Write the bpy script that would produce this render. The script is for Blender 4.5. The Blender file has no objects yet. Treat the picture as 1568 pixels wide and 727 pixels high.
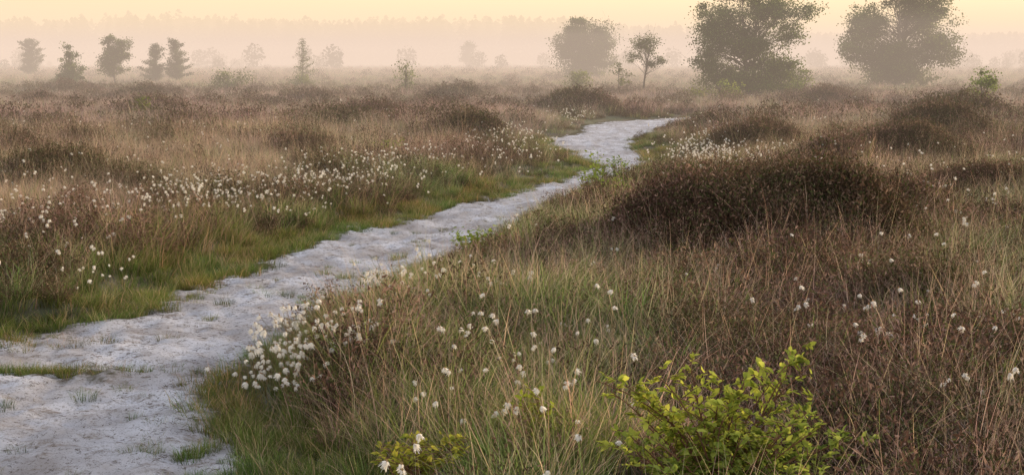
import bpy, math, numpy as np
from mathutils import Vector, Matrix
rng=np.random.default_rng(11)
scene=bpy.context.scene
# ---------------------------------------------------------------- helpers
def vn(x,y,seed=0):
    x=np.asarray(x,float);y=np.asarray(y,float)
    xi=np.floor(x);yi=np.floor(y);fx=x-xi;fy=y-yi
    fx=fx*fx*(3-2*fx);fy=fy*fy*(3-2*fy)
    def h(a,b):
        v=np.sin(a*127.1+b*311.7+seed*74.7)*43758.5453
        return v-np.floor(v)
    return (h(xi,yi)*(1-fx)+h(xi+1,yi)*fx)*(1-fy)+(h(xi,yi+1)*(1-fx)+h(xi+1,yi+1)*fx)*fy
def sst(a,b,x):
    t=np.clip((x-a)/(b-a),0,1);return t*t*(3-2*t)
LE=np.array([(3,-4.3),(6.2,-3.9),(8.0,-3.75),(8.9,-3.57),(9.8,-3.20),(10.0,-2.85),(11.2,-2.75),(12.6,-2.38),(13.3,-2.38),(14.7,-1.98),(16.1,-1.5),(17.8,-.95),(19.8,-.10),(22.7,.95),(24.5,1.35),(26.1,1.35),(29.5,1.0),(33,.75),(34.6,.9),(36.5,1.7),(41.3,2.1),(43.5,2.8),(46,4.8),(50,10),(56,15)])
RE=np.array([(3,-.75),(6.0,-.98),(6.4,-1.12),(7.0,-1.40),(7.5,-1.56),(8.4,-1.52),(9.2,-1.46),(9.8,-1.35),(10.5,-1.16),(11.4,-1.0),(12.4,-.76),(13.8,-.26),(15.4,.10),(18.0,.62),(19.8,1.08),(22.5,1.85),(24.3,2.4),(27.3,2.65),(30,2.65),(33.5,2.9),(38,3.7),(40.5,4.4),(43,6.0),(46,11),(53,16)])
def Lx(y): return np.interp(y,LE[:,0],LE[:,1])
def Rx(y): return np.interp(y,RE[:,0],RE[:,1])
def dpath(x,y,rag=True):
    d=np.maximum(Lx(y)-x,x-Rx(y))
    if rag: d=d+0.40*(vn(x*1.7,y*1.2,3)-.5)+0.18*(vn(x*6,y*5,4)-.5)
    return np.where(y>56,5,d)
MOUNDS=[(2.2,12.4,.80,.46),(1.35,12.9,.50,.28),(2.95,12.7,.55,.28),(6.5,23.5,1.0,.34),(-.9,30,.7,.30),
 (2.2,47,1.2,.30),(-7.6,55,1.2,.27),(4.6,27,.8,.24),(11.8,38,1.2,.36),(9,30,1.0,.32),(14,34,1.1,.34),(-.55,12.0,.30,.12),(-6.2,19,.8,.18),(-11,44,1.2,.2),(-4,41,1.1,.2),
 (7,45,1.3,.3),(16,52,1.5,.34),(-15,60,1.4,.26),(-22,70,2,.3),(-2.3,60,1.4,.24),(12.5,56,1.4,.3),(3.4,17.5,.6,.2),(-17,52,1.1,.2),(5.6,17,.7,.24),(-.15,13.1,.25,.08),
 (7.9,20,.8,.26),(3.9,14.4,.5,.22),(10.5,26,.9,.28),(5.2,33,.9,.24),(-8.5,24,.8,.18),(-3.6,25,.6,.14),(5.0,22,.6,.2),(2.9,9.3,.4,.12)]
def Hm(x,y):
    h=0*x
    xx=x+.5*(vn(x*1.6,y*1.6,81)-.5);yy=y+.5*(vn(x*1.6,y*1.6,82)-.5)
    for mx,my,r,a in MOUNDS:
        h=h+a*np.exp(-((xx-mx)**2+(yy-my)**2)/(r*r)*1.1)
    return h
def H(x,y):
    x=np.asarray(x,float);y=np.asarray(y,float)
    d=dpath(x,y);o=sst(-.05,.5,d);o2=sst(.1,1.2,d)
    n=(.07+.09*o2)*(vn(x*.9,y*.9,1)-.4)+(.05+.06*o2)*(vn(x*2.6,y*2.6,2)-.4)+.02*vn(x*7,y*7,9)
    return -.09*(1-o)+o*(.03+n)+Hm(x,y)*sst(0,.3,d)
def mesh_np(name,V,Q=None,T=None,col=None,mats=(),qm=None,tm=None,smooth=False,val=True):
    me=bpy.data.meshes.new(name)
    V=np.asarray(V,np.float32);nq=0 if Q is None else len(Q);nt=0 if T is None else len(T)
    me.vertices.add(len(V));me.vertices.foreach_set('co',V.ravel())
    lo=[]
    if nq: lo.append(np.asarray(Q,np.int32).ravel())
    if nt: lo.append(np.asarray(T,np.int32).ravel())
    if lo:
        lo=np.concatenate(lo);me.loops.add(len(lo));me.loops.foreach_set('vertex_index',lo)
        ls=np.concatenate([np.arange(nq)*4,nq*4+np.arange(nt)*3]).astype(np.int32)
        me.polygons.add(nq+nt);me.polygons.foreach_set('loop_start',ls)
        mi=np.zeros(nq+nt,np.int32)
        if qm is not None and nq: mi[:nq]=qm
        if tm is not None and nt: mi[nq:]=tm
        me.polygons.foreach_set('material_index',mi)
        me.polygons.foreach_set('use_smooth',np.full(nq+nt,smooth))
    for m in mats: me.materials.append(m)
    me.update(calc_edges=True)
    if col is not None:
        a=me.color_attributes.new('Col','FLOAT_COLOR','POINT')
        c=np.ones((len(V),4),np.float32);c[:,:3]=col;a.data.foreach_set('color',c.ravel())
    if val: me.validate()
    return me
def obj(name,me,link=True,loc=(0,0,0)):
    o=bpy.data.objects.new(name,me);o.location=loc
    if link: scene.collection.objects.link(o)
    return o
class MB:
    def __init__(s): s.V=[];s.Q=[];s.T=[];s.C=[];s.qm=[];s.tm=[];s.n=0
    def add(s,V,Q=None,T=None,C=(1,1,1),m=0):
        V=np.asarray(V,float).reshape(-1,3);k=len(V)
        s.V.append(V);C=np.asarray(C,float)
        s.C.append(np.broadcast_to(C,(k,3)).copy())
        if Q is not None and len(Q): s.Q.append(np.asarray(Q)+s.n);s.qm.append(np.full(len(Q),m))
        if T is not None and len(T): s.T.append(np.asarray(T)+s.n);s.tm.append(np.full(len(T),m))
        s.n+=k
    def arr(s):
        c=lambda l,w,t:np.concatenate(l) if l else np.zeros((0,w),t)
        return c(s.V,3,float),c(s.Q,4,int),c(s.T,3,int),c(s.C,3,float)
    def mesh(s,name,mats,smooth=False):
        c=lambda l:np.concatenate(l) if l else None
        return mesh_np(name,c(s.V),c(s.Q),c(s.T),c(s.C),mats,c(s.qm),c(s.tm),smooth)
def U(a,b,n=None): return rng.uniform(a,b,n)
def blades(mb,n,rad,h0,h1,w,lean,curve,segs,cb,ct,m=0,var=.35,base=None):
    cb=np.array(cb);ct=np.array(ct)
    r=rad*np.sqrt(U(0,1,n));a=U(0,6.283,n)
    bx=r*np.cos(a);by=r*np.sin(a)
    if base is not None: bx=bx+base[0];by=by+base[1]
    oa=a+U(-1.3,1.3,n);h=U(h0,h1,n);ln=lean*U(.1,1.3,n);cv=curve*U(0,1.4,n)
    wa=oa+1.57+U(-.9,.9,n);ww=w*U(.6,1.3,n)
    P=[];C=[];bv=(1+var*U(-1,1,n))[:,None]*(1+.12*U(-1,1,(n,3)))
    for k in range(segs+1):
        t=k/segs
        off=(ln*t+cv*t*t)*h
        x=bx+np.cos(oa)*off;y=by+np.sin(oa)*off;z=h*t*(1-.35*cv*t)-.02*(k==0)
        hw=ww*(1-t**1.6)*.5
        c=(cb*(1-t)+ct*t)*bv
        if k<segs:
            P.append(np.stack([x-np.cos(wa)*hw,y-np.sin(wa)*hw,z],1));P.append(np.stack([x+np.cos(wa)*hw,y+np.sin(wa)*hw,z],1));C+= [c,c]
        else: P.append(np.stack([x,y,z],1));C.append(c)
    K=2*segs+1
    V=np.stack(P,1).reshape(-1,3);Cc=np.stack(C,1).reshape(-1,3)
    b=(np.arange(n)*K)[:,None]
    Q=np.concatenate([b+np.array([[2*k,2*k+1,2*k+3,2*k+2]]) for k in range(segs-1)]) if segs>1 else None
    T=b+np.array([[2*segs-2,2*segs-1,2*segs]])
    mb.add(V,Q,T,np.clip(Cc,0,1),m)
def unit(n):
    v=rng.normal(size=(n,3));return v/np.linalg.norm(v,axis=1)[:,None]
def flakes(mb,P,size,C,m=0,up=.0,asp=.55):
    n=len(P);d=unit(n);d[:,2]+=up;d/=np.linalg.norm(d,axis=1)[:,None]
    e=np.cross(d,unit(n));e/=np.linalg.norm(e,axis=1)[:,None]+1e-9
    s=(size*U(.6,1.4,n))[:,None]
    V=np.stack([P-d*s*.5,P+e*s*asp*.5,P+d*s*.5,P-e*s*asp*.5],1).reshape(-1,3)
    mb.add(V,(np.arange(n)*4)[:,None]+np.array([[0,1,2,3]]),None,np.repeat(C,4,0),m)
def leaves(mb,P,D,size,C,m=0):
    n=len(P);D=D/np.linalg.norm(D,axis=1)[:,None]
    e=np.cross(D,np.array([0,0,1.])+.35*rng.normal(size=(n,3)));e/=np.linalg.norm(e,axis=1)[:,None]+1e-9
    f=np.cross(e,D);s=(size*U(.6,1.25,n))[:,None]
    def p(a,b,c): return P+D*s*a+e*s*b+f*s*c
    V=np.stack([p(0,0,0),p(.5,0,-.05),p(1,0,-.16),p(.25,-.27,.05),p(.68,-.26,.02),p(.25,.27,.05),p(.68,.26,.02)],1).reshape(-1,3)
    T=(np.arange(n)*7)[:,None,None]+np.array([[0,1,3],[3,1,4],[1,2,4],[0,5,1],[5,6,1],[1,6,2]])[None]
    mb.add(V,None,T.reshape(-1,3),np.repeat(C,7,0),m)
def tube(mb,pts,rad,C,m=0,sides=5):
    pts=np.asarray(pts,float);k=len(pts);rad=np.asarray(rad,float)
    t=np.gradient(pts,axis=0);t/=np.linalg.norm(t,axis=1)[:,None]+1e-9
    ref=np.array([.13,.97,.2]) if abs(t[0][2])>.7 else np.array([0,0,1.])
    a=np.cross(t,ref);a/=np.linalg.norm(a,axis=1)[:,None]+1e-9;b=np.cross(t,a)
    th=np.arange(sides)/sides*6.2832
    V=pts[:,None]+rad[:,None,None]*(np.cos(th)[None,:,None]*a[:,None]+np.sin(th)[None,:,None]*b[:,None])
    Q=[(i*sides+j,i*sides+(j+1)%sides,(i+1)*sides+(j+1)%sides,(i+1)*sides+j) for i in range(k-1) for j in range(sides)]
    mb.add(V.reshape(-1,3),Q,None,C,m)
# ---------------------------------------------------------------- materials
def newmat(name):
    m=bpy.data.materials.new(name);m.use_nodes=True;nt=m.node_tree;nt.nodes.clear()
    return m,nt,nt.nodes.new('ShaderNodeOutputMaterial')
def N(nt,t,**k):
    n=nt.nodes.new(t)
    for a,b in k.items(): setattr(n,a,b)
    return n
def veg(name,trans=.35,rvar=(.7,1.3),tintA=(1,1,1),tintB=(1,1,1),nscale=.35):
    m,nt,out=newmat(name);L=nt.links.new
    at=N(nt,'ShaderNodeAttribute',attribute_name='Col')
    oi=N(nt,'ShaderNodeObjectInfo');mr=N(nt,'ShaderNodeMapRange');mr.inputs[3].default_value=rvar[0];mr.inputs[4].default_value=rvar[1]
    L(oi.outputs['Random'],mr.inputs[0])
    g=N(nt,'ShaderNodeNewGeometry');nz=N(nt,'ShaderNodeTexNoise');nz.inputs['Scale'].default_value=nscale;nz.inputs['Detail'].default_value=1
    L(g.outputs['Position'],nz.inputs['Vector'])
    cr=N(nt,'ShaderNodeValToRGB');cr.color_ramp.elements[0].position=.38;cr.color_ramp.elements[1].position=.62
    cr.color_ramp.elements[0].color=(*tintA,1);cr.color_ramp.elements[1].color=(*tintB,1);L(nz.outputs[0],cr.inputs[0])
    m1=N(nt,'ShaderNodeVectorMath',operation='MULTIPLY');L(at.outputs['Color'],m1.inputs[0]);L(cr.outputs[0],m1.inputs[1])
    m2=N(nt,'ShaderNodeVectorMath',operation='SCALE');L(m1.outputs[0],m2.inputs[0]);L(mr.outputs[0],m2.inputs['Scale'])
    p=N(nt,'ShaderNodeBsdfDiffuse');L(m2.outputs[0],p.inputs['Color'])
    if trans<=0:
        L(p.outputs[0],out.inputs[0]);return m
    tr=N(nt,'ShaderNodeBsdfTranslucent');L(m2.outputs[0],tr.inputs[0])
    mx=N(nt,'ShaderNodeMixShader');mx.inputs[0].default_value=trans
    L(p.outputs[0],mx.inputs[1]);L(tr.outputs[0],mx.inputs[2]);L(mx.outputs[0],out.inputs[0]);return m
M_green=veg('grass_green',.5,(1,1),(1.2,1.0,.92),(.95,1.07,.92))
M_dry=veg('dry_grass',.4,(1,1),(1.06,.96,.96),(.98,1.0,.88))
M_fgreen=veg('far_grass_green',.45,(.75,1.35),(1.15,1.0,.95),(.95,1.06,.98))
M_fdry=veg('far_dry_grass',.4,(.75,1.25),(1.06,.96,1.0),(.96,.98,.92))
M_heath=veg('heather_mat',.25,(.5,1.35),(1.08,.95,.98),(.95,.98,.84))
M_low=veg('short_grass_mat',.4,(1,1),(1.3,1.0,.85),(.85,1.05,.85),.9)
M_cot=veg('cotton_tuft_mat',.5,(.92,1.05))
M_leaf=veg('leaf_mat',.5,(1,1),(.8,.85,.9),(1.2,1.12,1.0),.9)
M_bark=veg('bark_mat',0,(1,1),(.8,.8,.8),(1.2,1.2,1.2),4)
def ground_mat():
    m,nt,out=newmat('heath_soil');L=nt.links.new
    g=N(nt,'ShaderNodeNewGeometry')
    def nz(s,d=4):
        n=N(nt,'ShaderNodeTexNoise');n.inputs['Scale'].default_value=s;n.inputs['Detail'].default_value=d;L(g.outputs['Position'],n.inputs['Vector']);return n
    a=N(nt,'ShaderNodeValToRGB');e=a.color_ramp.elements;e[0].position=.35;e[0].color=(.05,.038,.025,1);e[1].position=.65;e[1].color=(.11,.09,.06,1)
    x=e.new(.5);x.color=(.065,.075,.035,1)
    L(nz(1.2,6).outputs[0],a.inputs[0])
    p=N(nt,'ShaderNodeBsdfPrincipled');p.inputs['Roughness'].default_value=.95;L(a.outputs[0],p.inputs['Base Color'])
    b=N(nt,'ShaderNodeBump');b.inputs['Distance'].default_value=.05;L(nz(18).outputs[0],b.inputs['Height']);L(b.outputs[0],p.inputs['Normal'])
    L(p.outputs[0],out.inputs[0]);return m
def sand_mat():
    m,nt,out=newmat('white_sand');L=nt.links.new
    g=N(nt,'ShaderNodeNewGeometry')
    def nz(s,d=5,st=(1,1,1),ro=.6):
        mp=N(nt,'ShaderNodeMapping');mp.inputs['Scale'].default_value=st;L(g.outputs['Position'],mp.inputs[0])
        n=N(nt,'ShaderNodeTexNoise');n.inputs['Scale'].default_value=s;n.inputs['Detail'].default_value=d;n.inputs['Roughness'].default_value=ro;L(mp.outputs[0],n.inputs['Vector']);return n.outputs[0]
    def ramp(src,p0,p1,c0=(0,0,0,1),c1=(1,1,1,1)):
        r=N(nt,'ShaderNodeValToRGB');r.color_ramp.elements[0].position=p0;r.color_ramp.elements[1].position=p1
        r.color_ramp.elements[0].color=c0;r.color_ramp.elements[1].color=c1;L(src,r.inputs[0]);return r.outputs[0]
    def mix(f,a,b):
        x=N(nt,'ShaderNodeMix',data_type='RGBA');L(f,x.inputs[0])
        for s,v in ((6,a),(7,b)):
            if isinstance(v,tuple): x.inputs[s].default_value=v
            else: L(v,x.inputs[s])
        return x.outputs[2]
    base=ramp(nz(1.5,8,(1,1,1),.65),.36,.60,(.44,.40,.38,1),(.76,.75,.77,1))
    base=mix(ramp(nz(6,8,(.7,1.3,1),.85),.52,.62),base,(.34,.29,.25,1))
    base=mix(ramp(nz(24,6,(1,1,1),.9),.545,.62),base,(.15,.12,.09,1))
    base=mix(ramp(nz(70,3,(1,1,1),.9),.58,.66),base,(.17,.14,.10,1))
    at=N(nt,'ShaderNodeAttribute',attribute_name='Col')
    sp=N(nt,'ShaderNodeSeparateColor');L(at.outputs['Color'],sp.inputs[0])
    mu=N(nt,'ShaderNodeMath',operation='MULTIPLY_ADD');L(nz(7,5),mu.inputs[0]);mu.inputs[1].default_value=1.8;mu.inputs[2].default_value=-.9
    ad=N(nt,'ShaderNodeMath',operation='ADD');L(sp.outputs[0],ad.inputs[0]);L(mu.outputs[0],ad.inputs[1])
    base=mix(ramp(ad.outputs[0],.36,.75),base,(.13,.115,.07,1))
    p=N(nt,'ShaderNodeBsdfDiffuse');p.inputs['Roughness'].default_value=.8;L(base,p.inputs['Color'])
    b=N(nt,'ShaderNodeBump');b.inputs['Distance'].default_value=.04;b.inputs['Strength'].default_value=1;L(nz(12,9,(1,1,1),.8),b.inputs['Height']);L(b.outputs[0],p.inputs['Normal'])
    L(p.outputs[0],out.inputs[0]);return m
M_ground=ground_mat();M_sand=sand_mat()
# ---------------------------------------------------------------- ground & path
def grid(X,Y,Z):
    r,c=X.shape;idx=np.arange(r*c).reshape(r,c)
    Q=np.stack([idx[:-1,:-1],idx[:-1,1:],idx[1:,1:],idx[1:,:-1]],-1).reshape(-1,4)
    return np.stack([X,Y,Z],-1).reshape(-1,3),Q
ys=np.concatenate([np.linspace(-6,2.9,30),np.geomspace(3,1500,620)]);us=np.linspace(-1,1,420)
Y,Uu=np.meshgrid(ys,us,indexing='ij');X=Uu*(.55*np.maximum(Y,0)+7)
V,Q=grid(X,Y,H(X,Y))
obj('ground',mesh_np('ground',V,Q,mats=[M_ground],smooth=True))
V,Q=grid(*(lambda a:(a[0],a[1],a[0]*0-.35))(np.meshgrid(np.linspace(-3000,3000,8),np.linspace(-3000,3500,8))))
obj('surrounding_ground',mesh_np('sg',V,Q,mats=[M_ground]))
ys=np.geomspace(2.6,54,800);us=np.linspace(0,1,80)
Y,Uu=np.meshgrid(ys,us,indexing='ij')
ext=.35;X=(Lx(Y)-ext)*(1-Uu)+(Rx(Y)+ext)*Uu
d=dpath(X,Y)
def pz(x,y): return -.03+.034*(vn(x*2.2,y*2.2,21)-.5)+.050*(vn(x*5,y*5,22)-.5)+.036*(vn(x*11,y*11,23)-.5)+.016*(vn(x*30,y*30,24)-.5)
Z=pz(X,Y)-.05*sst(.15,.35,d)
V,Q=grid(X,Y,Z);dirt=sst(-.38,.15,d).reshape(-1)
dirt=np.maximum(dirt,.45*np.exp(-((X+2.62)**2/.35+(Y-8.3)**2/.06)).reshape(-1)*1.6)
obj('sandy_path',mesh_np('path',V,Q,col=np.repeat(dirt[:,None],3,1),mats=[M_sand],smooth=True))
# ---------------------------------------------------------------- plant sources
def source(cname,meshes):
    c=bpy.data.collections.new(cname)
    for i,me in enumerate(meshes):
        c.objects.link(bpy.data.objects.new('%s_plant_%02d'%(cname,i),me))
    return c
def ms(f,n,mats,nm):
    r=[]
    for i in range(n):
        mb=MB();f(mb,i);r.append(mb.mesh(nm+str(i),mats))
    return r
def raw(f,n):
    r=[]
    for i in range(n):
        mb=MB();f(mb,i);r.append(mb.arr())
    return r
def f_green(mb,i):
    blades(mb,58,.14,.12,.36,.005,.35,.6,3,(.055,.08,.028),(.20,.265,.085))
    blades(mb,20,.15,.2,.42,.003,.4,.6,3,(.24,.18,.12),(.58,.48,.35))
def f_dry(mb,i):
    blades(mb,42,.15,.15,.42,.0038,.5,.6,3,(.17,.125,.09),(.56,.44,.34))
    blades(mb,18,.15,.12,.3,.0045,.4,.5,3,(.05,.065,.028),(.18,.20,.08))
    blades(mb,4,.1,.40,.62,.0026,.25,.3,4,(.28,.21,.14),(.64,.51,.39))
def f_heath(mb,i,S=1.):
    n=46;r=.15*np.sqrt(U(0,1,n));a=U(0,6.28,n);h=U(.13,.34,n)*(1.15-r/.3)
    bx,by=r*np.cos(a)*.4,r*np.sin(a)*.4;tx,ty=r*np.cos(a)*1.5,r*np.sin(a)*1.5
    w=.0022
    V=np.stack([np.stack([bx-w,by,0*bx],1),np.stack([bx+w,by,0*bx],1),np.stack([tx,ty,h],1)],1).reshape(-1,3)
    mb.add(V,None,np.arange(n*3).reshape(-1,3),(.10,.07,.055))
    m=17;t=np.repeat(U(.35,1.02,m)[None],n,0)+U(-.05,.05,(n,m))
    P=np.stack([bx[:,None]*(1-t)+tx[:,None]*t,by[:,None]*(1-t)+ty[:,None]*t,h[:,None]*t],-1).reshape(-1,3)+rng.normal(size=(n*m,3))*.014
    c1=np.array((.12,.078,.055));c2=np.array((.085,.095,.04));c3=np.array((.25,.175,.13))
    u=U(0,1,(n*m,1));C=np.where(u<.52,c1,np.where(u<.80,c2,c3))*U(.6,1.4,(n*m,1))
    flakes(mb,P,.023,C,0,.9,.3)
def f_low(mb,i):
    blades(mb,80,.11,.03,.12,.0042,.5,.5,2,(.055,.07,.024),(.18,.235,.065))
    blades(mb,12,.12,.05,.17,.003,.6,.5,2,(.25,.19,.12),(.48,.39,.26))
def f_straw(mb,i):
    blades(mb,4,.08,.38,.75,.0029,.5,.8,6,(.34,.26,.17),(.78,.64,.48))
def f_fdry(mb,i):
    blades(mb,140,.5,.12,.5,.009,.3,.4,2,(.20,.15,.125),(.54,.415,.355))
    blades(mb,45,.5,.15,.4,.011,.3,.35,2,(.07,.085,.045),(.20,.22,.12))
def f_fheath(mb,i):
    n=1000;r=.5*np.sqrt(U(0,1,n));a=U(0,6.28,n);z=U(.03,1,n)**.7*.44*(1.05-(r/.6)**2)*(.35+1.1*vn(r*np.cos(a)*6+i*9,r*np.sin(a)*6,5))
    P=np.stack([r*np.cos(a),r*np.sin(a),z],1)
    u=U(0,1,(n,1));C=np.where(u<.55,np.array((.125,.085,.068)),np.where(u<.8,np.array((.095,.095,.048)),np.array((.26,.19,.155))))*U(.6,1.4,(n,1))
    flakes(mb,P,.055,C,0,.9,.3)
def f_fgreen(mb,i):
    blades(mb,140,.45,.12,.36,.010,.3,.4,2,(.065,.085,.04),(.22,.26,.125))
    blades(mb,40,.45,.2,.45,.008,.3,.4,2,(.25,.19,.13),(.48,.38,.29))
def f_cot(mb,i):
    h=[.24,.30,.36,.27,.40,.33][i];ln=U(.05,.35);a=U(0,6.28)
    t=np.linspace(0,1,6);px=np.cos(a)*ln*h*t**2;py=np.sin(a)*ln*h*t**2
    pts=np.stack([px,py,h*t],1);tube(mb,pts,np.full(6,.0011),(.2,.17,.08),0,3)
    for hd in range([1,2,1,3,1,2][i]):
        top=pts[-1]+(rng.normal(size=3)*np.array([.022,.022,.016]) if hd else 0)
        n=170;d=unit(n);d[:,2]=d[:,2]*.9-.2
        aa=a+U(-.6,.6);dr=np.array([np.cos(aa)*.6,np.sin(aa)*.6,-.7])
        Ln=(.006+.016*U(0,1,n)**1.6)[:,None]*U(.75,1.1)
        tip=top+d*Ln*.85+dr*Ln*U(.1,1.1);e=np.cross(d,unit(n));e/=np.linalg.norm(e,axis=1)[:,None]
        w=.0016;b=top+d*.001
        V=np.stack([b-e*w,b+e*w,tip+e*w*.5,tip-e*w*.5],1).reshape(-1,3)
        mb.add(V,(np.arange(n)*4)[:,None]+np.array([[0,1,2,3]]),None,(.93,.90,.84),1)
        n=10;d=unit(n);P=top+d*.003+[0,0,.003];flakes(mb,P,.008,np.tile((.34,.25,.14),(n,1)),0)
R_green=raw(f_green,8);R_dry=raw(f_dry,8);R_low=raw(f_low,5);R_straw=raw(f_straw,8)
C_heath=source('heather_shrub',ms(f_heath,5,[M_heath],'hs'))
C_far=source('far_vegetation',ms(f_fdry,3,[M_fdry],'fa')+ms(f_fgreen,2,[M_fgreen],'fb')+ms(f_fheath,3,[M_heath],'fc'))
C_cot=source('cottongrass_stem',ms(f_cot,6,[M_green,M_cot],'cg'))
def gz(X,Y):
    Z=H(X,Y);d=dpath(X,Y);return np.where(d<.1,np.maximum(Z,-.04),Z)
def merged(name,src,mat,X,Y,S,tilt=.12,br=(.6,1.45),Z=None):
    n=len(X);vid=rng.integers(0,len(src),n);Z=gz(X,Y) if Z is None else Z
    VV=[];QQ=[];TT=[];CC=[];off=0
    for v,(V,Q,T,C) in enumerate(src):
        k=np.where(vid==v)[0];m=len(k)
        if not m: continue
        a=U(0,6.283,m);ca,sa=np.cos(a)[:,None],np.sin(a)[:,None]
        lx,ly=(rng.normal(size=(m,1))*tilt for _ in range(2))
        s=S[k][:,None];x=(V[:,0]*ca-V[:,1]*sa)*s;y=(V[:,0]*sa+V[:,1]*ca)*s;z=V[:,2]*s
        P=np.stack([x+lx*z+X[k][:,None],y+ly*z+Y[k][:,None],z+Z[k][:,None]],-1).reshape(-1,3).astype(np.float32)
        o=off+np.arange(m)[:,None,None]*len(V)
        VV.append(P);QQ.append((o+Q[None]).reshape(-1,4).astype(np.int32));TT.append((o+T[None]).reshape(-1,3).astype(np.int32))
        CC.append((C[None]*U(br[0],br[1],(m,1,1))).reshape(-1,3).astype(np.float32));off+=m*len(V)
    print(name,n,off)
    return obj(name,mesh_np(name,np.concatenate(VV),np.concatenate(QQ),np.concatenate(TT),np.concatenate(CC),[mat],val=False))
def scatter(name,coll,X,Y,S,vid,tilt=.12,Z=None):
    X=np.asarray(X,float);Y=np.asarray(Y,float);n=len(X)
    if Z is None: Z=gz(X,Y)
    me=bpy.data.meshes.new(name);me.vertices.add(n);me.vertices.foreach_set('co',np.stack([X,Y,Z],1).astype(np.float32).ravel())
    a=me.attributes.new('rot','FLOAT_VECTOR','POINT');a.data.foreach_set('vector',np.stack([rng.normal(size=n)*tilt,rng.normal(size=n)*tilt,U(0,6.283,n)],1).astype(np.float32).ravel())
    a=me.attributes.new('scl','FLOAT','POINT');a.data.foreach_set('value',np.asarray(S,np.float32))
    a=me.attributes.new('vid','INT','POINT');a.data.foreach_set('value',np.asarray(vid,np.int32))
    print(name,n)
    o=obj(name,me)
    g=bpy.data.node_groups.new(name+'_gn','GeometryNodeTree')
    g.interface.new_socket('Geometry',in_out='INPUT',socket_type='NodeSocketGeometry');g.interface.new_socket('Geometry',in_out='OUTPUT',socket_type='NodeSocketGeometry')
    gi=g.nodes.new('NodeGroupInput');go=g.nodes.new('NodeGroupOutput')
    ci=g.nodes.new('GeometryNodeCollectionInfo');ci.inputs[0].default_value=coll;ci.inputs[1].default_value=True;ci.inputs[2].default_value=True
    ip=g.nodes.new('GeometryNodeInstanceOnPoints');ip.inputs['Pick Instance'].default_value=True
    def na(nm,t):
        x=g.nodes.new('GeometryNodeInputNamedAttribute');x.data_type=t;x.inputs[0].default_value=nm;return x.outputs[0]
    L=g.links.new;L(gi.outputs[0],ip.inputs['Points']);L(ci.outputs[0],ip.inputs['Instance'])
    L(na('vid','INT'),ip.inputs['Instance Index']);L(na('rot','FLOAT_VECTOR'),ip.inputs['Rotation']);L(na('scl','FLOAT'),ip.inputs['Scale'])
    L(ip.outputs[0],go.inputs[0])
    md=o.modifiers.new('scatter','NODES');md.node_group=g
    return o
def cand(D0,D1,dens,k=.41,m=1.1):
    area=k*(D1**2-D0**2)+2*m*(D1-D0);n=int(area*dens)
    y=U(D0,D1,n*4);w=(k*y+m)/(k*D1+m);y=y[U(0,1,len(y))<w][:n]
    x=U(-1,1,len(y))*(k*y+m);return x,y
def shrub_clear(x,y):
    return (((x-.80)/.60)**2+((y-5.25)/.60)**2<1)|(((x+.42)/.32)**2+((y-5.6)/.4)**2<1)
XS=[];YS=[]
for a in ((4.6,14,62),(14,20,46),(20,32,26)):
    x,y=cand(*a);XS.append(x);YS.append(y)
for mx,my,r,a in MOUNDS:
    if my<32:
        n=int(45*r*r*3.1);XS.append(mx+rng.normal(size=n)*r*.6);YS.append(my+rng.normal(size=n)*r*.6)
x=np.concatenate(XS);y=np.concatenate(YS)
d=dpath(x,y);k=(d>-.02)&~(shrub_clear(x,y)&(U(0,1,len(x))<.93));x=x[k];y=y[k];d=d[k]
right=x>Rx(y)
p1=vn(x*.7,y*.7,31);p2=vn(x*.8+5,y*.8,32);p3=vn(x*1.9,y*1.9,33);p4=vn(x*1.4,y*1.4,34)
hm=Hm(x,y);n=len(x)
g=np.where(right,1.9*sst(2.6,.7,d)*sst(20,12,y)+.35,1.8*sst(1.5,.4,d)+.22)+1.0*sst(.58,.78,p2)
s=np.where(right,.55+.6*sst(.8,3,d),.30+1.9*sst(.8,2.2,d))*(.35+1.3*p3)
h=.28+np.where(right,3.0,1.5)*sst(.42,.64,p1)*sst(.15,1.,d)+9*sst(.07,.16,hm)*(.5+1.*p3)+np.where(right,0,1.0*sst(.3,.7,d)*sst(2.8,1.6,d))
h=np.where(right&(y<8.5)&(x>1.3),h+1.3,h)
h=h+2.0*np.exp(-(((x-2.0)/1.1)**2+((y-10.6)/1.3)**2))
l=4.0*sst(.55,.05,d)+.3+1.2*sst(20,26,y)*sst(1.5,.3,d)
inm=hm>.13
g=np.where(inm,g*.08,g);s=np.where(inm,s*.2,s);l=np.where(inm,.0,l)
W=np.stack([g,s,h,l],1);W=np.cumsum(W/W.sum(1)[:,None],1);ty=(U(0,1,n)[:,None]>W).sum(1)
edge=.38+.62*sst(.05,.9,d)
edge=np.where(y>20,edge*(.5+.5*sst(.3,2.2,d)),edge)
scv=U(.72,1.22,n)*edge*(1+.25*sst(14,28,y))*(.74+.48*p4)
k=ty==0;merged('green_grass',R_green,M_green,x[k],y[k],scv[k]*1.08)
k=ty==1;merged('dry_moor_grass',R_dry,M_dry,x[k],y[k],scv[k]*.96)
ex,ey=cand(4.6,34,130);ed=dpath(ex,ey);kk=(ed>-.14)&(ed<.50)&(U(0,1,len(ex))<np.where(ey<20,.9,.45)*np.where(vn(ex*2.5,ey*2.5,38)>.3,1,.35));ex=ex[kk];ey=ey[kk]
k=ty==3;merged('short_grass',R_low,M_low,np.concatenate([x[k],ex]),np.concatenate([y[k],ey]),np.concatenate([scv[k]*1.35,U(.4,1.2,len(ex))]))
kk=ty==2;scatter('heather',C_heath,x[kk],y[kk],scv[kk]*(1.10+.3*sst(.1,.3,hm[kk])),rng.integers(0,5,kk.sum()),.2)
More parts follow.
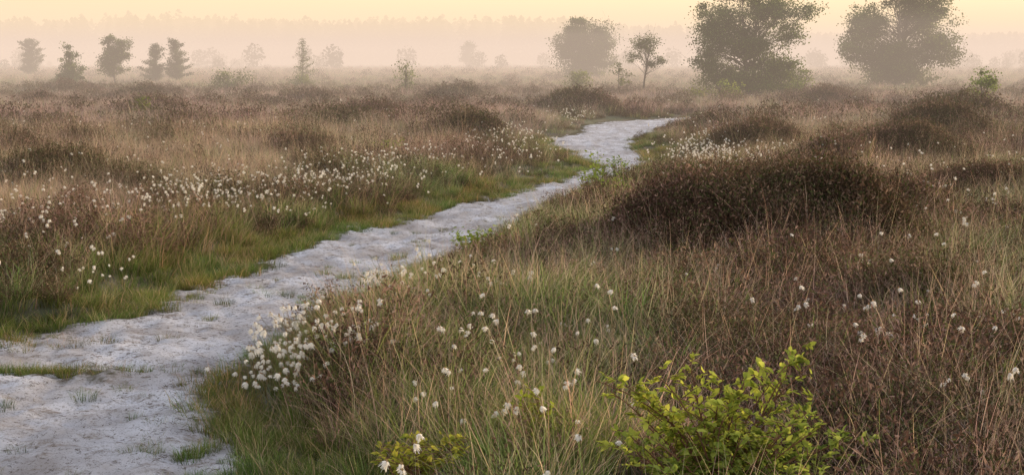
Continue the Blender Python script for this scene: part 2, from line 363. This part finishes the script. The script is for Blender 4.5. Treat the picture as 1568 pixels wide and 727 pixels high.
xx,yy=cand(4.8,28,17);dd=dpath(xx,yy);kk=(dd>.4)&(Hm(xx,yy)<.2)&~shrub_clear(xx,yy)&(vn(xx*.9,yy*.9,37)>.33);merged('straw_stems',R_straw,M_dry,xx[kk],yy[kk],U(.5,.95,kk.sum()),.25)
ix=[];iy=[]
for cx,cy,sx,sy,nn in ((-3.3,9.15,.35,.12,50),(-2.7,8.3,.38,.05,60),(-1.8,7.0,.12,.06,10),(-1.55,6.55,.16,.08,16),(-1.35,6.9,.1,.2,12),(-2.4,7.5,.6,.6,18),(-1.9,10.4,.5,.8,22),(-.9,13.9,.4,.8,18),(-1.25,6.1,.12,.2,16),(-2.2,6.2,.3,.15,10),(.6,18.5,.3,.8,14),(-2.6,10.8,.15,.3,18),(-1.6,12,.4,.7,12),(-.4,15.5,.4,.8,12)):
    ix.append(cx+rng.normal(size=nn)*sx);iy.append(cy+rng.normal(size=nn)*sy)
ix=np.concatenate(ix);iy=np.concatenate(iy)
merged('grass_patch',R_low,M_low,ix,iy,U(.22,.75,len(ix)),.1,Z=ix*0-.04)
XS=[];YS=[]
for a in ((31,50,7),(50,80,3.2),(80,230,.8),(230,420,.15)):
    xx,yy=cand(*a,k=.42,m=2);XS.append(xx);YS.append(yy)
for mx,my,r,a in MOUNDS:
    if my>=28:
        nn=int(11*r*r*3.1);XS.append(mx+rng.normal(size=nn)*r*.6);YS.append(my+rng.normal(size=nn)*r*.6)
x=np.concatenate(XS);y=np.concatenate(YS);d=dpath(x,y);k=d>.25;x=x[k];y=y[k];d=d[k];n=len(x)
hm=Hm(x,y);p1=vn(x*.3,y*.2,41);p2=vn(x*.2+3,y*.12,42)
hh=.3+1.9*sst(.48,.68,p1)*sst(110,70,y)+7*sst(.07,.16,hm);gg=.35+1.2*sst(.52,.72,p2)+1.5*sst(1.8,.5,d)+1.8*sst(65,90,y);ss=1.5+0*x
W=np.stack([ss,gg,hh],1);W=np.cumsum(W/W.sum(1)[:,None],1);ty=(U(0,1,n)[:,None]>W).sum(1)
vid=np.where(ty==0,rng.integers(0,3,n),np.where(ty==1,3+rng.integers(0,2,n),5+rng.integers(0,3,n)))
sc=U(.6,1.3,n)*(.35+.65*sst(.2,2.0,d))*(1+.9*sst(80,200,y))*(.75+.5*vn(x*.5,y*.4,43))
scatter('distant_heath_vegetation',C_far,x,y,sc,vid,.06)
CL=[(-1.22,7.35,.14,.26,110),(-1.02,7.5,.14,.2,26),(0.05,7.4,.28,.42,34),(-.8,9.3,.2,.4,38),(-.25,9.5,.35,.6,24),(2.4,7.6,.36,.8,54),(1.7,8.6,.5,.8,12),(5.6,17,1.2,2.6,130),
 (-2.85,16.4,.55,1.1,170),(-2.2,18.6,.5,.9,120),(-2.5,20,.7,1.2,80),(-3.5,15.2,.45,.9,110),(-5.1,14.3,.6,1.0,130),(-4.3,18,.8,1.2,70),(-3.15,10.4,.2,.3,18),(-3.8,12.2,.4,.7,30),(-1.8,21,.5,1.2,80),
 (-.2,26,.5,2.4,170),(-.5,30,.7,2.8,130),(3.3,23.5,.5,1.8,240),(3.9,26,.6,1.6,130),(2.0,40,.6,3,100),(7,24,1.5,3,110),(-7,17,1.0,1.8,80),(0,5.2,.25,.25,8),(.3,11,.6,1,10),(-.2,6.3,.3,.3,8),
 (9,34,3,4,140),(-6,33,3,4,140),(4.4,13,.8,1.5,24),(2.8,10.5,.6,.8,10),(.2,6.0,.1,.1,5),(5,20,1,2,50)]
ax=[];ay=[]
for cx,cy,sx,sy,nn in CL:
    ax.append(cx+rng.normal(size=nn)*sx);ay.append(cy+rng.normal(size=nn)*sy)
xx,yy=cand(9,60,.75);kk=vn(xx*.3,yy*.3,51)>.42;ax.append(xx[kk]);ay.append(yy[kk])
ax=np.concatenate(ax);ay=np.concatenate(ay);kk=(dpath(ax,ay)>.08)&(Hm(ax,ay)<.17);ax=ax[kk];ay=ay[kk]
scatter('cotton_grass',C_cot,ax,ay,U(.65,1.2,len(ax)),rng.integers(0,6,len(ax)),.2)
def f_lit(mb,i):
    for k in range(4):
        p=rng.normal(size=2)*.05;a=U(0,6.28);l=U(.01,.04)
        q=np.array([[p[0],p[1],.003],[p[0]+np.cos(a)*l*.5,p[1]+np.sin(a)*l*.5,.005],[p[0]+np.cos(a+.4)*l,p[1]+np.sin(a+.4)*l,.003]])
        tube(mb,q,[.001,.0012,.0008],(.14,.11,.08),0,4)
C_lit=source('twig_litter',ms(f_lit,5,[M_bark],'tl'))
yy=U(4.5,20,1800)*U(.5,1,1800);yy=np.clip(yy,4.5,30);u=U(0,1,1800);u=np.where(U(0,1,1800)<.6,np.where(u<.5,u*.4,1-(1-u)*.4),u);xx=Lx(yy)+(Rx(yy)-Lx(yy))*u
scatter('twig_litter',C_lit,xx,yy,U(.5,1.4,1800),rng.integers(0,5,1800),.03,pz(xx,yy))
# ---------------------------------------------------------------- trees
def broadleaf(name,bx,by,lobes,nclump,nleaf,ls,stems=1,tr=.07,sig=.22,cA=(.055,.08,.025),cB=(.13,.17,.05),bark=(.11,.095,.08),low=.15):
    mb=MB();H0=max(l[2]+l[5] for l in lobes);vol=np.array([l[3]*l[4]*l[5] for l in lobes]);vol=vol/vol.sum()
    st=[]
    for s in range(stems):
        a=U(0,6.28);sp=0 if stems==1 else U(.05,.16)*H0
        t=np.linspace(0,1,9);h=H0*U(.72,.86)
        cx=np.sum([l[0]*v for l,v in zip(lobes,vol)])
        px=cx*t**1.5+np.cos(a)*sp*t+.06*H0*(vn(t*3,t*0+s,61)-.5)*t;py=np.sin(a)*sp*t+.06*H0*(vn(t*3,t*0+s,62)-.5)*t
        P=np.stack([px,py,h*t-.1],1);R=tr*(1-.85*t)+.008;tube(mb,P,R,bark,0,7);st.append((P,R))
    for l,v in zip(lobes,vol):
        k=max(3,int(nclump*v));c=np.array(l[:3]);r=np.array(l[3:6])
        dd=unit(k)*(U(.05,1,k)**.5)[:,None];cc=c+dd*r*U(.6,1.18,(k,1))
        for q in cc:
            if q[2]<low: q[2]=low+U(0,.3)
            P,R=st[rng.integers(0,len(st))]
            zt=np.clip(q[2]*U(.45,.85),.1,P[-1,2]);i=np.argmin(abs(P[:,2]-zt));s0=P[i]
            mid=(s0*.5+q*.5)+np.array([0,0,.08*H0*U(-.2,1)])+rng.normal(size=3)*.04*H0
            t=np.linspace(0,1,5)[:,None];B=(1-t)**2*s0+2*t*(1-t)*mid+t*t*q
            tube(mb,B,np.linspace(min(R[i]*.4,.022)*U(.5,1.2),.003,5),bark,0,4)
            nl=int(nleaf*U(.3,1.7));sg=sig*U(.5,1.5)
            L=q+rng.normal(size=(nl,3))*np.array([sg,sg,sg*.6])
            for w in range(3):
                e=q+rng.normal(size=3)*sg*1.3;tube(mb,np.array([B[3],(q+e)/2,e]),[.006,.004,.002],bark,0,3)
            cl=U(.6,1.35);u=U(0,1,(nl,1));C=(np.array(cA)*(1-u)+np.array(cB)*u)*cl
            flakes(mb,L,ls,C,1,0,.75)
    return obj(name,mb.mesh(name,[M_bark,M_leaf]),True,(bx,by,float(H(bx,by))))
def conifer(name,bx,by,h,w,dens=1.,ls=.09,cA=(.045,.07,.03),cB=(.095,.125,.05),round_=.0):
    mb=MB();t=np.linspace(0,1,8);P=np.stack([.04*h*(vn(t*3,t*0,h*7)-.5),.04*h*(vn(t*3,t*0,h*9)-.5),h*t-.1],1)
    tube(mb,P,.035*h/3*(1-.9*t)+.004,(.09,.07,.055),0,6)
    z=.10*h;ph=U(0,6.28)
    while z<h*.98:
        f=z/h;prof=(1-f)**(.8-.4*round_)*(min(1,.5+f*2))
        for b in range(rng.integers(3,6)):
            a=U(0,6.28);ln=w*.5*prof*U(.3,1.45)*(1+.35*np.cos(a-ph+f*4))+.05;up=U(.1,.8)
            s0=np.array([0,0,z]);e=s0+np.array([np.cos(a)*ln,np.sin(a)*ln,ln*up]);mid=(s0+e)/2-np.array([0,0,.06*ln])
            tt=np.linspace(0,1,4)[:,None];B=(1-tt)**2*s0+2*tt*(1-tt)*mid+tt*tt*e
            tube(mb,B,np.linspace(.014,.003,4),(.09,.07,.055),0,3)
            n=int(ln*110*dens)+6;u=U(.1,1,(n,1))
            L=s0*(1-u)+e*u+rng.normal(size=(n,3))*np.array([.08,.08,.06])*(1+.6*round_)
            v=U(0,1,(n,1));flakes(mb,L,ls,(np.array(cA)*(1-v)+np.array(cB)*v)*U(.7,1.25),1,.5,.45)
        z+=h*U(.03,.08)
    return obj(name,mb.mesh(name,[M_bark,M_leaf]),True,(bx,by,float(H(bx,by))))
broadleaf('deciduous_tree',10.9,65,[(-1.4,0,3.3,1.3,1.3,1.6),(.8,.3,4.0,1.3,1.5,.9),(-.3,0,4.8,1.0,1,.55),(-1.6,.2,1.6,1.1,1.1,1.1),(1.2,0,1.4,1.2,1.2,1.0),(2.2,0,4.0,.8,.8,.4),(1.7,0,2.9,.7,.8,.6),(-.1,0,.8,2.3,1.4,.6),(-.1,0,2.7,1.0,1.2,.9)],380,110,.085,4,.08,.22,(.06,.09,.026),(.15,.20,.055))
broadleaf('deciduous_tree',23.4,87,[(-1.8,0,3.9,1.6,1.6,1.5),(1.3,0,4.7,2.0,1.7,1.4),(0,0,5.9,1.5,1.4,.7),(-2.6,0,2.6,1.1,1.2,1.0),(2.1,0,2.6,1.6,1.5,1.3),(-.4,0,2,2.2,1.8,1.3),(0,0,1.0,2.4,1.6,.8)],430,120,.11,3,.14,.30,(.06,.09,.026),(.15,.19,.055))
broadleaf('round_tree',6.6,130,[(-.5,0,4.5,1.3,2,1.3),(-1.6,0,3.4,1.2,1.5,1.4),(1.6,0,3.9,1.1,1.4,1.8),(0,0,2,2.6,2,1.6)],210,130,.15,3,.13,.34)
broadleaf('young_tree',6.5,71,[(.1,0,2.45,.75,.7,.6),(.7,0,1.7,.6,.5,.4),(-.4,0,1.9,.4,.4,.4)],44,80,.07,2,.05,.17,low=.8)
broadleaf('birch_sapling',5.25,70,[(0,0,1.3,.5,.4,.5),(.2,0,.9,.4,.4,.4)],13,40,.08,2,.02,.12,(.09,.115,.035),(.18,.22,.06))
broadleaf('birch_sapling',15.1,46,[(0,0,1.25,.55,.5,.3),(.15,0,.85,.5,.4,.3),(-.1,0,.5,.35,.3,.25)],30,36,.06,3,.015,.10,(.12,.17,.04),(.26,.34,.08))
broadleaf('birch_sapling',-5.3,71,[(0,0,1.3,.6,.5,.6),(0,0,.7,.7,.5,.5)],26,30,.08,3,.015,.16,(.12,.15,.055),(.22,.27,.1))
broadleaf('pale_bush',3.5,75,[(0,0,.8,.8,.7,.7)],26,60,.08,4,.02,.18,(.12,.15,.055),(.24,.28,.10))
broadleaf('pale_bush',9.0,60,[(0,0,.5,.7,.6,.5),(-1.2,0,.4,.5,.5,.4)],22,55,.07,4,.02,.16,(.14,.18,.04),(.30,.35,.07))
broadleaf('pale_bush',12.6,63,[(0,0,.6,.6,.5,.5)],16,45,.07,4,.02,.16,(.13,.16,.04),(.25,.29,.07))
broadleaf('pale_bush',4.1,17.5,[(0,0,.18,.25,.25,.14)],12,50,.03,4,.005,.06,(.13,.17,.03),(.25,.32,.06),low=.03)
broadleaf('pale_bush',-15,75,[(0,0,.7,1.2,.8,.6)],26,50,.09,4,.02,.2,(.12,.15,.06),(.22,.25,.11))
broadleaf('pale_bush',-12,82,[(0,0,.6,1.0,.8,.5)],22,50,.09,4,.02,.2,(.12,.15,.06),(.22,.25,.11))
broadleaf('birch_sapling',14.2,70,[(0,0,1.2,.7,.6,.35)],14,30,.08,3,.02,.15,(.09,.115,.035),(.18,.22,.06))
broadleaf('birch_sapling',-10.6,41,[(0,0,.5,.4,.4,.35)],14,26,.055,3,.012,.1,(.10,.13,.035),(.2,.23,.07))
broadleaf('hazy_tree',-9.5,300,[(0,0,4.2,1.5,1.2,1.8),(.3,0,2.4,1.6,1.4,1.5)],40,80,.3,2,.15,.45)
broadleaf('pine_tree',-26.9,87,[(0,0,2.7,.3,.3,.5),(-.05,0,2.0,.55,.5,.5),(.1,0,1.3,.85,.7,.5),(0,0,.7,1.1,.9,.5)],90,60,.09,1,.05,.14,(.08,.115,.045),(.15,.20,.08),low=.2)
broadleaf('pine_tree',-27.7,100,[(-.3,0,3.2,.6,.6,.5),(.45,0,2.8,.6,.6,.5),(0,0,2.2,1.1,.8,.7),(-.2,0,1.4,1.1,.7,.7)],130,75,.10,2,.07,.17,low=.5)
conifer('pine_tree',-27.4,110,3.2,2.0,1.5,.12,round_=.4);conifer('pine_tree',-25.8,110,3.4,2.1,1.5,.12,round_=.5)
conifer('larch_sapling',-14.6,100,3.3,1.5,.45,.10,(.09,.12,.05),(.17,.21,.09))
conifer('pine_tree',-50.5,150,4.0,3.0,1.2,.17,round_=.6)
for (a,b,c) in ((1.15,19.0,.66),(1.5,19.4,.55),(1.0,18.3,.45),(-2.0,24,.42),(-2.2,24.6,.35),(3.2,20,.35),(4.6,15.8,.3),(1.2,16.9,.4),(-.35,12.6,.3)):
    mb=MB()
    for s in range(8):
        an=U(0,6.28);t=np.linspace(0,1,5);h=c*U(.6,1.05);P=np.stack([np.cos(an)*.16*t*U(.4,1.3),np.sin(an)*.16*t,h*t],1);tube(mb,P,.004*(1-.7*t),(.12,.09,.06),0,4)
        nl=46;u=U(.25,1,nl);B=np.stack([np.interp(u,t,P[:,j]) for j in range(3)],1)+rng.normal(size=(nl,3))*.035
        D=rng.normal(size=(nl,3));D[:,2]=abs(D[:,2])*.4;v=U(0,1,(nl,1));leaves(mb,B,D,.045,np.array((.14,.20,.035))*(1-v)+np.array((.30,.40,.07))*v,1)
    obj('birch_seedling',mb.mesh('bs',[M_bark,M_leaf]),True,(a,b,float(H(a,b))))
def shrub(name,bx,by,tips,cA,cB,ls=.042,nl=46,k0=12):
    mb=MB()
    for (tx,tyy,tz) in tips:
        s0=np.array([U(-.05,.05),U(-.05,.05),-.02]);e=np.array([tx,tyy,tz]);mid=s0*.5+e*.5+np.array([-tx*.1,0,tz*.15])+rng.normal(size=3)*.03
        t=np.linspace(0,1,8)[:,None];B=(1-t)**2*s0+2*t*(1-t)*mid+t*t*e
        tube(mb,B,np.linspace(.005,.0015,8),(.17,.09,.055),0,5)
        for k in range(k0):
            f=.22+.78*k/(k0-.5);p=np.array([np.interp(f,t[:,0],B[:,j]) for j in range(3)])
            a=U(0,6.28);ll=U(.05,.14)*(1.25-f*.7);q=p+np.array([np.cos(a)*ll,np.sin(a)*ll,ll*U(.1,.8)])
            tube(mb,np.array([p,(p+q)/2+[0,0,.008],q]),[.0022,.0018,.001],(.18,.10,.06),0,4)
            n=int(nl/5);u=U(.15,1.,n)[:,None];L=p*(1-u)+q*u
            D=(q-p)*1.6/ll+rng.normal(size=(n,3))*.9;D[:,2]+=.15;v=U(0,1,(n,1));leaves(mb,L,D,ls*U(.8,1.15),(np.array(cA)*(1-v)+np.array(cB)*v)*U(.75,1.2),1)
    return obj(name,mb.mesh(name,[M_bark,M_leaf],True),True,(bx,by,float(H(bx,by))))
tips=[(U(-.40,.44),U(-.30,.22),U(.15,.50)) for _ in range(44)]+[(-.47,0,.54),(-.42,0,.50),(-.36,0,.52),(.34,.05,.68),(.28,0,.63),(.38,.05,.60),(.26,0,.60),(.56,0,.34),(.63,.05,.30),(.52,0,.26),(-.25,0,.57),(-.1,.1,.59),(.1,0,.53),(.02,0,.56)]
shrub('leafy_shrub',.80,5.40,tips,(.19,.25,.045),(.52,.56,.11),.034,44)
shrub('bramble_seedling',-.42,5.6,[(U(-.28,.3),U(-.15,.15),U(.08,.22)) for _ in range(10)],(.16,.21,.035),(.46,.44,.08),.030,32)
shrub('bramble_seedling',.12,6.1,[(U(-.1,.1),U(-.1,.1),U(.2,.38)) for _ in range(3)],(.17,.22,.03),(.38,.42,.05),.033,26)
# distant forest
mb=MB()
for row,(Dd,cnt) in enumerate(((520,420),(550,380),(580,360))):
    for i in range(cnt):
        X0=U(-.46,.46)*Dd;px=X0/Dd*2178+784
        ty_=np.interp(px,[-200,0,300,600,880,1040,1200,1400,1700],[24,29,26,30,31,44,50,53,55])
        hh=1.8+(95-ty_)*Dd/2178-abs(rng.normal())*1.6+2.6*(vn(X0*.05,row,71)-.5)+(U(.5,1.6) if U(0,1)<.10 else 0);Y0=Dd+U(-14,14)
        n=80;f=U(0,1,n)**.8;r=(1-f)**.6*hh*.28*U(.1,1.1,n);a=U(0,6.28,n)
        P=np.stack([X0+r*np.cos(a),Y0+r*np.sin(a),f*hh],1)
        s=.6+1.5*(1-f)
        V=np.stack([P+np.stack([-s,0*s,-s*.5],1),P+np.stack([s,0*s,-s*.5],1),P+np.stack([0*s,0*s,s*.7],1)],1).reshape(-1,3)
        mb.add(V,None,np.arange(n*3).reshape(-1,3),np.array((.06,.075,.04))*U(.7,1.3))
obj('distant_forest',mb.mesh('df',[M_leaf]))
mb=MB()
for i in range(75):
    Dd=U(240,380);pxc=rng.choice([rng.normal(30,40),rng.normal(330,60),rng.normal(500,20),rng.normal(1530,50),rng.normal(1250,25),U(600,1100),U(-100,1700)],p=[.22,.2,.08,.2,.08,.1,.12])
    X0=(pxc-784)/2178*Dd;hh=U(2,5.2);n=260;c=unit(n)*(U(0,1,n)**.4)[:,None]*np.array([hh*.42,hh*.4,hh*.5])
    P=c+np.array([X0,Dd,hh*.52]);flakes(mb,P,hh*.11,np.array((.05,.06,.03))*U(.7,1.3,(n,1)),0,0,.8)
    tube(mb,np.array([[X0,Dd,-.1],[X0,Dd,hh*.6]]),[.12,.05],(.05,.05,.04),0,4)
obj('distant_trees',mb.mesh('dt',[M_leaf]))
# ---------------------------------------------------------------- mist
def mist(name,x0,x1,y0,y1,z0,z1,s,col):
    V=[(x,y,z) for z in (z0,z1) for y in (y0,y1) for x in (x0,x1)]
    me=mesh_np(name,V,[(0,2,3,1),(4,5,7,6),(0,1,5,4),(2,6,7,3),(0,4,6,2),(1,3,7,5)])
    m,nt,out=newmat(name)
    ab=N(nt,'ShaderNodeVolumeAbsorption');ab.inputs[0].default_value=(0,0,0,1);ab.inputs[1].default_value=s
    em=N(nt,'ShaderNodeEmission');em.inputs[0].default_value=(*col,1);em.inputs[1].default_value=s  # mist glow is emitted, standing in for light scattered in the fog
    ad=N(nt,'ShaderNodeAddShader');nt.links.new(ab.outputs[0],ad.inputs[0]);nt.links.new(em.outputs[0],ad.inputs[1]);nt.links.new(ad.outputs[0],out.inputs['Volume'])
    me.materials.append(m);obj(name,me)
mist('ground_mist',-700,700,42,249,-.6,4.2,.0038,(.95,.74,.62))
mist('morning_mist',-710,710,14,250,-.7,12,.0023,(.98,.76,.56))
mist('distant_mist',-705,705,251,905,-.65,9,.0060,(.99,.76,.63))
mist('distant_haze',-705,705,251,905,9.05,21,.0060,(1.10,.83,.54))
# ---------------------------------------------------------------- light
EL,AZ=math.radians(14),math.radians(50)
sd=Vector((math.sin(AZ)*math.cos(EL),math.cos(AZ)*math.cos(EL),math.sin(EL)))
l=bpy.data.lights.new('sun','SUN');l.energy=5.0;l.angle=math.radians(2);l.color=(1,.73,.42)
lo=bpy.data.objects.new('sun',l);scene.collection.objects.link(lo);lo.rotation_euler=sd.to_track_quat('Z','Y').to_euler()
w=bpy.data.worlds.new('World');scene.world=w;w.use_nodes=True;nt=w.node_tree;nt.nodes.clear();L=nt.links.new
out=N(nt,'ShaderNodeOutputWorld');sky=N(nt,'ShaderNodeTexSky',sky_type='NISHITA');sky.sun_disc=False;sky.sun_elevation=EL;sky.sun_rotation=AZ
bg=N(nt,'ShaderNodeBackground');bg.inputs[1].default_value=.15;L(sky.outputs[0],bg.inputs[0])
bz=N(nt,'ShaderNodeBackground');bz.inputs[0].default_value=(.79,.78,.86,1);bz.inputs[1].default_value=.92
ads=N(nt,'ShaderNodeAddShader');L(bg.outputs[0],ads.inputs[0]);L(bz.outputs[0],ads.inputs[1])
tc=N(nt,'ShaderNodeTexCoord');sx=N(nt,'ShaderNodeSeparateXYZ');L(tc.outputs['Generated'],sx.inputs[0])
cr=N(nt,'ShaderNodeValToRGB');e=cr.color_ramp.elements;e[0].position=0;e[0].color=(.98,.72,.45,1);e[1].position=.12;e[1].color=(1.0,.78,.42,1);x=e.new(.03);x.color=(1.0,.73,.35,1)
L(sx.outputs[2],cr.inputs[0]);b2=N(nt,'ShaderNodeBackground');L(cr.outputs[0],b2.inputs[0])
dp=N(nt,'ShaderNodeVectorMath',operation='DOT_PRODUCT');L(tc.outputs['Generated'],dp.inputs[0]);dp.inputs[1].default_value=tuple(sd)
m3=N(nt,'ShaderNodeMapRange');m3.inputs[1].default_value=.2;m3.inputs[2].default_value=1;m3.inputs[3].default_value=1.12;m3.inputs[4].default_value=2.6;L(dp.outputs['Value'],m3.inputs[0]);L(m3.outputs[0],b2.inputs[1])
mr=N(nt,'ShaderNodeMapRange');mr.interpolation_type='SMOOTHSTEP';mr.inputs[1].default_value=.10;mr.inputs[2].default_value=.48;L(sx.outputs[2],mr.inputs[0])
mx=N(nt,'ShaderNodeMixShader');L(mr.outputs[0],mx.inputs[0]);L(b2.outputs[0],mx.inputs[1]);L(ads.outputs[0],mx.inputs[2]);L(mx.outputs[0],out.inputs[0])
# ---------------------------------------------------------------- camera
c=bpy.data.cameras.new('camera');c.lens=50;c.sensor_width=36;c.clip_end=6000;co=bpy.data.objects.new('camera',c);scene.collection.objects.link(co)
co.location=(0,0,1.8);co.rotation_euler=(math.radians(90-7.03),0,0);scene.camera=co
scene.view_settings.view_transform='Standard';scene.view_settings.look='None';scene.view_settings.exposure=0
